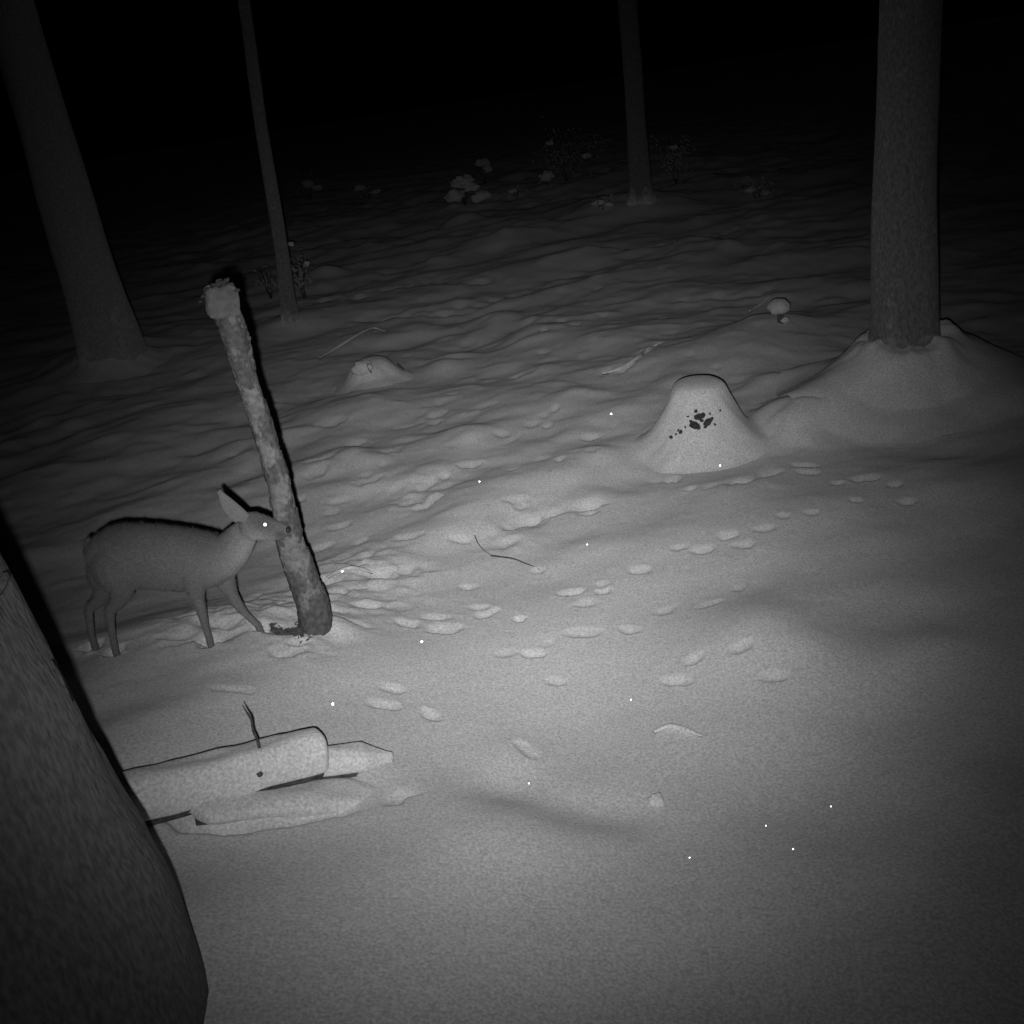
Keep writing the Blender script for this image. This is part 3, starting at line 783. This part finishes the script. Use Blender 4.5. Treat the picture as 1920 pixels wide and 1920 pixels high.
    # ears: cupped leaves
    def ear(base, tip, bulge, width, dy_base, dy_tip, cup):
        b = P(*base, dy_base) - org; t = P(*tip, dy_tip) - org; ax = t - b; L = np.linalg.norm(ax); ax /= L
        side = np.cross(ax, np.array([0, -1.0, 0])); side /= np.linalg.norm(side); nrm = np.cross(side, ax)
        if nrm[1] > 0: nrm = -nrm
        nu, nv = 14, 9; V = []; F = []
        for layer in (0, 1):
            for i in range(nu):
                u = i / (nu - 1); w = width * (math.sin(min(1, u * 1.0 + .06) * math.pi * .97) ** .62) * (1 - .25 * u) + .004
                for j in range(nv):
                    v = j / (nv - 1) * 2 - 1
                    V.append(b + ax * L * u + side * (w * v + bulge * math.sin(u * math.pi)) + nrm * (cup * (v * v) * w * 1.3 - .006 * layer))
        for i in range(nu - 1):
            for j in range(nv - 1):
                a = i * nv + j; F.append((a, a + 1, a + nv + 1, a + nv)); c = a + nu * nv; F.append((c, c + nv, c + nv + 1, c + 1))
        o = nu * nv
        for i in range(nu - 1):
            for j in (0, nv - 1):
                a = i * nv + j; F.append((a, a + nv, a + nv + o, a + o) if j == 0 else (a, a + o, a + nv + o, a + nv))
        for i in (0, nu - 1):
            for j in range(nv - 1):
                a = i * nv + j; F.append((a, a + o, a + 1 + o, a + 1) if i == 0 else (a, a + 1, a + 1 + o, a + o))
        e = mesh_obj('ear', V, F, M_EARIN, body); return e
    ear((466, 970), (411, 920), -.004, .039, hy - .045, hy - .085, 1.0)
    ear((468, 974), (426, 950), .0, .032, hy + .045, hy + .09, 1.0)
    # nose pad
    p = P(540, 993, hy - .008) - org
    mesh_obj('nose', *blob(p, (.016, .020, .017), 3), M_NOSE, body)
    # eyes: dark ball with a shining pupil
    for sgn in (-1, 1):
        p = P(497, 983.5, hy + sgn * .044) - org
        eb = mesh_obj('eye', *blob(p, (.0125, .009, .0125), 2), M_EYEB, body)
        if sgn < 0:
            tocam = EYE - (p + org); tocam /= np.linalg.norm(tocam); tl = lamp_pos - (p + org); tl /= np.linalg.norm(tl)
            nn = tocam + tl; nn /= np.linalg.norm(nn)
            c = p + nn * .0122; u = np.cross(nn, [0, 0, 1.0]); u /= np.linalg.norm(u); w = np.cross(nn, u); V = [c + nn * .0012]; F = []
            for j in range(14):
                a = j / 14 * 6.2832; V.append(c + u * math.cos(a) * .0085 + w * math.sin(a) * .0085)
            for j in range(14): F.append((0, 1 + j, 1 + (j + 1) % 14))
            V2 = [v - nn * .004 for v in V]; F2 = [(f[0] + 15, f[2] + 15, f[1] + 15) for f in F]
            F += F2 + [(1 + j, 16 + j, 16 + (j + 1) % 14, 1 + (j + 1) % 14) for j in range(14)]
            mesh_obj('pupil', V + V2, F, M_EYE, body, smooth=False)['label'] = 'shining eye pupil'
    for (a, b, r) in feet:
        d = b - a; d /= np.linalg.norm(d)
        v, f = tube([b - d * .03, b + d * .0, b + np.array([.018, 0, -.028])], [r * 1.0, r * 1.15, r * .75], n=7, k=10, origin=org)
        mesh_obj('hoof', v, f, M_HOOF, body)
    tag(root, 'roe deer standing in the snow with its muzzle at the post', 'deer')

def blob(c, s, sub=2, noise=0.0, seed=0):
    bm = bmesh.new(); bmesh.ops.create_icosphere(bm, subdivisions=sub, radius=1.0)
    V = []
    for v in bm.verts:
        k = 1.0 + (noise * float(perlin(v.co.x * 1.7 + seed * 3.1 + v.co.z, v.co.y * 1.7 + v.co.z * 1.3 + seed)) if noise else 0)
        V.append((v.co.x * s[0] * k + c[0], v.co.y * s[1] * k + c[1], v.co.z * s[2] * k + c[2]))
    F = [[v.index for v in f.verts] for f in bm.faces]; bm.free()
    return V, F
deer()

# ------------------------------------------------------------------ fallen logs under snow
def snow_log(name, label, p0, p1, r, capw, caph, seed, sink=.3, round0=.5, round1=.5, slant=0.0, knots=(), wedge=False):
    """p0, p1: world points on the log's axis; the cap is a rounded loaf of snow lying along it"""
    p0 = np.array(p0); p1 = np.array(p1); d = p1 - p0; L = np.linalg.norm(d); d /= L
    side = np.cross(d, [0, 0, 1.0]); side /= np.linalg.norm(side); up = np.cross(side, d)
    org = (p0 + p1) / 2 - np.array([0, 0, r]); root = empty(name, org)
    v, f = tube([p0 + d * .02, (p0 + p1) / 2, p1 - d * (.16 if wedge else .03)], [r, r * .97, r * .93], n=24, k=20, origin=org, disp=lambda s, a, i: .006 * perlin(np.cos(a) * 3 + seed, np.sin(a) * 3 + s * 5))
    mesh_obj('wood', v, f, M_WOOD, root)
    n, k = 110, 40; V, F = [], []
    ang = np.linspace(0, 2 * math.pi, k, endpoint=False)
    for i in range(n):
        t = i / (n - 1); s = t * L
        e0 = min(1, s / (round0 * caph)) if round0 else 1; e1 = min(1, (L - s) / (round1 * caph)) if round1 else 1
        e = (max(0.0, 1 - (1 - e0) ** 2.6) * max(0.0, 1 - (1 - e1) ** 2.6)) ** .55
        if wedge: e = max(0.0, 1 - (1 - e0) ** 2.6) ** .55 * min(1.0, .12 + .88 * e1)
        e = max(e, .02)
        ca, sa = np.cos(ang), np.sin(ang)
        # loaf: rounded above, flatter and slightly overhanging below
        xx = capw * np.sign(ca) * np.abs(ca) ** .8 * (.9 + .1 * sa)
        zz = np.where(sa > 0, caph * np.abs(sa) ** .85, -r * .55 * np.abs(sa) ** .7)
        wob = 1 + .16 * perlin(np.full(k, s * 2.6 + seed), sa * .8 + ca * .5) + .07 * perlin(np.full(k, s * 9 + seed), ca * 2 + sa * 2)
        c = p0 + d * s + up * (r * .25)
        sl = slant * (zz / max(caph, .01)) * (1 if t > .9 else 0)
        V.append(c + np.outer(xx * e * wob, side) + np.outer((zz * (.35 + .65 * e) * wob + .012 * perlin(np.full(k, s * 5.0 + seed * 2), ca * 1.5)), up) + np.outer(np.full(k, 0) + sl, d))
    V = np.concatenate(V + [np.array([p0 - d * .01, p1 + d * .01])]) - org
    for i in range(n - 1):
        for j in range(k):
            a = i * k + j; b = i * k + (j + 1) % k; F.append((a, b, b + k, a + k))
    for j in range(k): F.append((n * k, (j + 1) % k, j)); F.append((n * k + 1, (n - 1) * k + j, (n - 1) * k + (j + 1) % k))
    mesh_obj('snow_cap', V, F, M_SNOW, root)
    tag(root, label, 'log')
    return root, org

def over(px, py, up_m):
    p = G(px, py); return p + np.array([0, 0, up_m])

ga = G(290, 1530); gb = G(628, 1462)
dirA = (gb - ga) / np.linalg.norm(gb - ga)
A0 = np.array([*(ga - dirA * .30)[:2], ga[2] + .115]); A1 = np.array([*(gb - dirA * .02)[:2], gb[2] + .115])
rootA, orgA = snow_log('fallen_log', 'snow-loaded log in front of the near trunk with a twig on top', A0, A1, .075, .105, .125, 2, round0=.4, round1=.35)
# twig standing on it, a knot on its front
tw = [on_plane_y(x, y, A0[1] + (A1[1] - A0[1]) * .72) for (x, y) in [(487, 1402), (482, 1388), (474, 1365), (469, 1345), (461, 1332), (454, 1322)]]
v, f = tube(tw, [.007, .006, .005, .005, .0035, .002], n=24, k=6, origin=orgA, disp=lambda s, a, i: .0012 * np.sin(s * 70 + a)); mesh_obj('twig', v, f, M_TWIG, rootA)
gk = on_plane_y(487, 1452, (A0[1] + (A1[1] - A0[1]) * .72) - .098)
mesh_obj('knot', *blob(gk - orgA, (.013, .012, .009), 2, .4, 5), M_WOOD, rootA)
gB0 = G(560, 1474); gB1 = G(735, 1446)
B0 = np.array([gB0[0], gB0[1] + .03, gB0[2] + .05]); B1 = np.array([gB1[0], gB1[1] + .03, gB1[2] + .025])
snow_log('fallen_log', 'short narrow snow-covered log end poking out past the bigger log', B0, B1, .045, .062, .08, 5, round0=.3, round1=1.7, wedge=True)
gC0 = G(352, 1556); gC1 = G(715, 1482)
C0 = np.array([gC0[0], gC0[1] + .07, gC0[2] + .02]); C1 = np.array([gC1[0], gC1[1] + .07, gC1[2] - .085])
snow_log('fallen_log', 'low half-buried snowy log lying in front of the twigged log', C0, C1, .05, .115, .055, 9, round0=1.6, round1=5.0)

# ------------------------------------------------------------------ stumps under snow
def big_stump():
    b = G(1316, 832); u = px_len(b); root = empty('tree_stump', b)
    # the wood inside, mostly hidden by the snow
    revolve('wood', (0, 0, 0), [(-.1, 60 * u), (.05, 50 * u), (92 * u, 42 * u), (96 * u, 40 * u), (97 * u, 0)], seed=3, amp=.08, mat=M_WOOD, parent=root, k=28)
    cap = revolve('snow_cap', (0, 0, 0), [(-.07, 165 * u), (-.02, 133 * u), (5 * u, 114 * u), (28 * u, 92 * u), (55 * u, 75 * u), (80 * u, 62 * u), (98 * u, 54 * u), (111 * u, 50 * u), (120 * u, 43 * u), (125 * u, 27 * u), (127 * u, 0)], seed=8, amp=.10, parent=root)
    rr_ = random.Random(2)
    dep = bpy.context.evaluated_depsgraph_get(); dep.update()
    inv = cap.matrix_world.inverted() if False else Matrix.Translation(-Vector(b))
    for (x, y, s, fl) in [(1311, 782, 12, .5), (1302, 797, 13, .5), (1326, 792, 10, .6), (1318, 779, 7, .5), (1309, 800, 7, .5), (1333, 787, 7, .6), (1290, 781, 3, .7), (1277, 810, 5, .5), (1272, 807, 3.5, .5), (1259, 820, 5, .5), (1316, 789, 5, .5), (1296, 790, 4, .5), (1322, 801, 4, .5), (1340, 796, 3, .5), (1305, 771, 4, .5), (1285, 801, 3, .5), (1331, 776, 3, .5), (1268, 814, 2.5, .5), (1350, 770, 2.5, .5)]:
        o_ = inv @ Vector(EYE); d_ = Vector(ray(x, y)).normalized()
        ok, loc, nrm, _ = cap.ray_cast(o_, d_)
        if not ok: continue
        v, f = chunk(s * u * .95, rr_.randint(0, 9999), (0, 0, 0), .45)
        q = nrm.to_track_quat('Z', 'Y').to_matrix()
        v = [tuple(q @ Vector(a) + loc + nrm * .004) for a in v]
        mesh_obj('bark_piece', v, f, M_DEBRIS, root, smooth=False)
    tag(root, 'cone-shaped snow-covered stump with a dark patch of bark bits on it', 'stump')
big_stump()

def small_stump():
    b = G(700, 706); u = px_len(b); root = empty('tree_stump', b)
    revolve('snow_cap', (0, 0, 0), [(-.05, 120 * u), (-.005, 78 * u), (8 * u, 54 * u), (20 * u, 42 * u), (29 * u, 32 * u), (34 * u, 20 * u), (36 * u, 0)], seed=14, amp=.14, parent=root)
    p = on_plane_y(680, 690, b[1] - 40 * u) - b
    mesh_obj('snow_knob', *blob(p, (19 * u, 16 * u, 14 * u), 3, .35, 3), M_SNOW, root)
    for line in ([(697, 700), (693, 694), (689, 689), (690, 682)], [(744, 682), (752, 688), (757, 695)]):
        e = [on_plane_y(x, y, b[1] - (52 if x < 720 else 20) * u) for (x, y) in line]
        v, f = tube(e, [.006] * len(e), n=10, k=5, origin=b); mesh_obj('twig', v, f, M_TWIG, root)
    tag(root, 'low snow-buried stump with a rounded knob in the middle distance', 'stump')
small_stump()

def ball_stump():
    b = G(1464, 604); u = px_len(b); root = empty('snow_capped_stub', b)
    v, f = tube([np.array([0, 0, -.1]), np.array([0, 0, 12 * u]), np.array([-2 * u, 0, 24 * u])], [8 * u, 6.5 * u, 7 * u], n=10, k=12); mesh_obj('stem', v, f, M_BARKD, root)
    mesh_obj('snow_cap', *blob(np.array([-3 * u, 0, 30 * u]), (21 * u, 20 * u, 14.5 * u), 3, .22, 7), M_SNOW, root)
    mesh_obj('snow_clump', *blob(np.array([6 * u, -3 * u, 4 * u]), (9 * u, 8 * u, 6 * u), 2, .3, 2), M_SNOW, root)
    tag(root, 'small stub carrying a round ball of snow near the right tree', 'stump')
ball_stump()

# ------------------------------------------------------------------ shrubs under snow in the dark background
def shrub(name, label, base_px, clumps, seed, leaves=60, spread=30, height=40, group=None, leafmat=None):
    b = G(*base_px); u = px_len(b); root = empty(name, b); rg = random.Random(seed)
    V, F = [], []
    tips = []
    for i in range(9):
        a = rg.uniform(0, 6.28); h = rg.uniform(.5, 1.05) * height * u; s = rg.uniform(.3, 1) * spread * u
        t = np.array([math.cos(a) * s, math.sin(a) * s * .7, h]); tips.append(t)
        v, f = tube([np.array([0, 0, -.1]), t * .5 + np.array([0, 0, h * .12]), t], [.008, .006, .003], n=8, k=5)
        off = len(V); V += list(v); F += [tuple(c + off for c in q) for q in f]
    mesh_obj('stems', V, F, M_TWIG, root)
    V, F = [], []
    for i in range(leaves):
        t = rg.choice(tips) * rg.uniform(.35, 1.05) + np.array([rg.gauss(0, 1), rg.gauss(0, 1), rg.gauss(0, 1)]) * spread * u * .22
        s = rg.uniform(.02, .06); a = np.array([rg.gauss(0, 1) for _ in range(3)]); a /= np.linalg.norm(a); w = np.cross(a, [rg.gauss(0, 1) for _ in range(3)]); w /= np.linalg.norm(w); n3 = np.cross(a, w)
        o = len(V); V += [t - a * s, t + w * s * .5 + n3 * s * .1, t + a * s, t - w * s * .5 + n3 * s * .1]; F += [(o, o + 1, o + 2), (o, o + 2, o + 3)]
    if V: mesh_obj('foliage', V, F, leafmat or M_LEAF, root, smooth=False)
    for (x, y, rx, ry) in clumps:
        p = on_plane_y(x, y, b[1] + rg.uniform(-.1, .1)) - b
        mesh_obj('snow_clump', *blob(p, (rx * u, rx * u * .8, ry * u), 3, .9, rg.randint(0, 99)), M_SNOW, root)
    tag(root, label, 'shrub', group)
shrub('snowy_shrub', 'snow-laden shrub with three white clumps on a rise at top centre', (872, 385), [(868, 341, 20, 11), (853, 368, 20, 10), (903, 368, 18, 9), (885, 352, 14, 7)], 1, 60, 34, 50)
shrub('snowy_shrub', 'dim rounded shrub in the dark right of the slim trunk', (583, 378), [(578, 345, 12, 7), (596, 352, 9, 5)], 2, 260, 26, 52)
shrub('snowy_shrub', 'small faint snow-dusted shrub behind the three-clump shrub', (910, 345), [(905, 305, 13, 8), (915, 318, 9, 6)], 3, 70, 20, 42)
shrub('snowy_shrub', 'low snow clump shrub left of the distant trunk', (1026, 348), [(1025, 330, 14, 8)], 4, 30, 18, 18)
shrub('leafy_bush', 'loose leafy bush faint in the darkness left of the distant trunk', (1065, 340), [(1030, 268, 8, 4), (1100, 292, 9, 5)], 5, 520, 60, 85)
shrub('leafy_bush', 'loose leafy bush faint in the darkness right of the distant trunk', (1268, 345), [(1262, 276, 8, 4)], 6, 420, 50, 80)
shrub('sapling_shrub', 'small twiggy leafy sapling beside the slim trunk', (572, 560), [(546, 458, 6, 4), (575, 494, 5, 4)], 7, 150, 26, 78)
shrub('sapling_shrub', 'sparse dry twigs left of the slim trunk behind the post', (508, 560), [(505, 563, 5, 3)], 8, 40, 22, 60)

shrub('low_brush', 'faint low brush between the slim trunk and the three-clump shrub', (690, 372), [(676, 352, 11, 5), (704, 360, 9, 4)], 11, 160, 34, 30)
shrub('low_brush', 'faint low brush far off between the distant trunk and right trunk', (1420, 372), [(1408, 356, 12, 5), (1436, 362, 9, 4)], 12, 180, 36, 30)
shrub('low_brush', 'faint low brush just right of the three-clump shrub', (968, 372), [(962, 358, 9, 4)], 13, 120, 26, 22)
shrub('low_brush', 'faint low brush under the left side of the distant trunk', (1130, 392), [(1122, 380, 12, 5), (1142, 384, 8, 4)], 14, 140, 30, 20)

# ------------------------------------------------------------------ twigs and branches on the snow
def twig(name, label, line, r, lift, mat=M_TWIG, forks=(), snow=None):
    P3 = []
    for i, (x, y) in enumerate(line):
        p = G(x, y); z = snow_z(p[0], p[1]); l = lift[i] if isinstance(lift, (list, tuple)) else lift
        q = on_height(x, y, z + l); P3.append(np.array([q[0], q[1], z + l]))
    o = P3[0].copy(); root = empty(name, o)
    v, f = tube(P3, list(np.linspace(r, r * .45, len(P3))), n=len(P3) * 6, k=6, origin=o, disp=lambda s, a, i: .15 * r * np.sin(s * 40 + a)); mesh_obj('stem', v, f, mat, root)
    for fk in forks:
        Q = []
        for (x, y) in fk:
            p = G(x, y); z = snow_z(p[0], p[1]) + (lift if not isinstance(lift, (list, tuple)) else .02); Q.append(on_height(x, y, z))
        v, f = tube(Q, list(np.linspace(r * .7, r * .3, len(Q))), n=len(Q) * 5, k=5, origin=o); mesh_obj('side_twig', v, f, mat, root)
    if snow:
        v, f = tube([p + np.array([0, 0, r * .9]) for p in P3], [snow * .5] + [snow] * (len(P3) - 2) + [snow * .4], n=len(P3) * 8, k=10, origin=o, disp=lambda s, a, i: snow * .35 * perlin(np.full_like(a, s * 14), a * .5)); mesh_obj('snow_cover', v, f, M_SNOW, root)
    tag(root, label, 'twig')
twig('forked_twig', 'thin forked twig lying on open snow at the centre', [(920, 1042), (955, 1046), (985, 1056), (1012, 1068)], .006, .006, forks=[[(890, 1004), (896, 1018), (906, 1030), (922, 1042)]])
twig('arched_twig', 'arched snowy twig curving from the post foot towards the right', [(607, 1089), (632, 1074), (655, 1066), (678, 1068), (698, 1076)], .006, [.0, .05, .075, .05, .0], snow=.011)
twig('bent_branch', 'thin snow-lined branch behind the low buried stump', [(600, 672), (628, 655), (655, 638), (683, 622), (705, 616), (722, 622)], .008, [.0, .03, .05, .06, .04, .0], snow=.012, forks=[[(683, 622), (686, 612)]])
twig('buried_twig', 'short snow-crusted twig at the lower right of centre', [(1226, 1374), (1255, 1363), (1285, 1370), (1317, 1382)], .006, .01, snow=.012)
twig('fallen_branch', 'long snow-covered branch lying left of the cone-shaped stump', [(1128, 702), (1160, 694), (1190, 676), (1215, 657), (1240, 643)], .010, .012, snow=.018)
twig('root_sprig', 'snowy root sprig below the right trunk', [(1542, 716), (1562, 706), (1585, 702), (1612, 690)], .012, .02, mat=M_BARKD)
twig('fallen_branch', 'snow-lined branch in the dark left of the ball-topped stub', [(1405, 585), (1425, 572), (1446, 556)], .010, .03, snow=.02)

# small lump of snow fallen from above
p = G(1230, 1504)
o = mesh_obj('snow_lump', *blob((0, 0, .012), (.032, .03, .026), 3, .5, 9), M_SNOW); o.location = p
tag(o, 'small broken snow lump lying alone in the bright foreground', 'snow lump')

# ------------------------------------------------------------------ falling snowflakes caught in the lamp
fm = None
FLAKE_AT = ['right of the post foot below the paired prints', 'above the right end of the twigged log', 'left of the short crusted twig at lower right', 'in the open snow left of the cone-shaped stump',
            'just below the cone-shaped stump', 'over the arched twig beside the post', 'low down right of the log end', 'at the lower right, leftmost of three close flakes above the bottom one',
            'at the lower right, farthest right of all', 'at the lower right, between its neighbours', 'nearest the bottom edge of the snow', 'right of the thin forked twig', 'above the bright drag marks at the centre']
for i_, (x, y, d, s) in enumerate([(791, 1203, 2.4, 3.6), (624, 1320, 2.3, 3.8), (1183, 1312, 2.6, 3.0), (1146, 776, 3.2, 3.2), (1350, 873, 3.3, 2.8), (642, 1071, 3.0, 3.0), (992, 1469, 2.1, 2.2), (1436, 1548, 2.0, 3.0),
                     (1558, 1512, 2.2, 2.6), (1487, 1592, 2.0, 2.8), (1293, 1608, 2.0, 2.6), (1101, 1021, 3.0, 2.0), (899, 903, 3.2, 2.0)]):
    d = .42 * d; dv = ray(x, y); p = EYE + dv * d
    if fm is None:
        V, F = [], []
        for z in (-.18, .18):
            for j in range(12):
                a = j / 12 * 6.2832; rr = 1.0 if j % 2 == 0 else .62; V.append((math.cos(a) * rr, z, math.sin(a) * rr))
        V += [(0, -.3, 0), (0, .3, 0)]
        for j in range(12):
            k2 = (j + 1) % 12; F += [(24, j, k2), (25, 12 + k2, 12 + j), (j, 12 + j, 12 + k2, k2)]
        o = mesh_obj('snowflake', V, F, M_FLAKE, smooth=False); fm = o.data
    else:
        o = bpy.data.objects.new('snowflake', fm); COL.objects.link(o)
    sz = random.uniform(.42, .72) * s * d / FPX; o.scale = (sz, sz, sz); o.location = p; o.rotation_euler = (random.uniform(-.5, .2), random.uniform(0, 3), random.uniform(-.4, .4))
    tag(o, 'tiny white snowflake ' + FLAKE_AT[i_], 'snowflake', 'falling snowflakes')
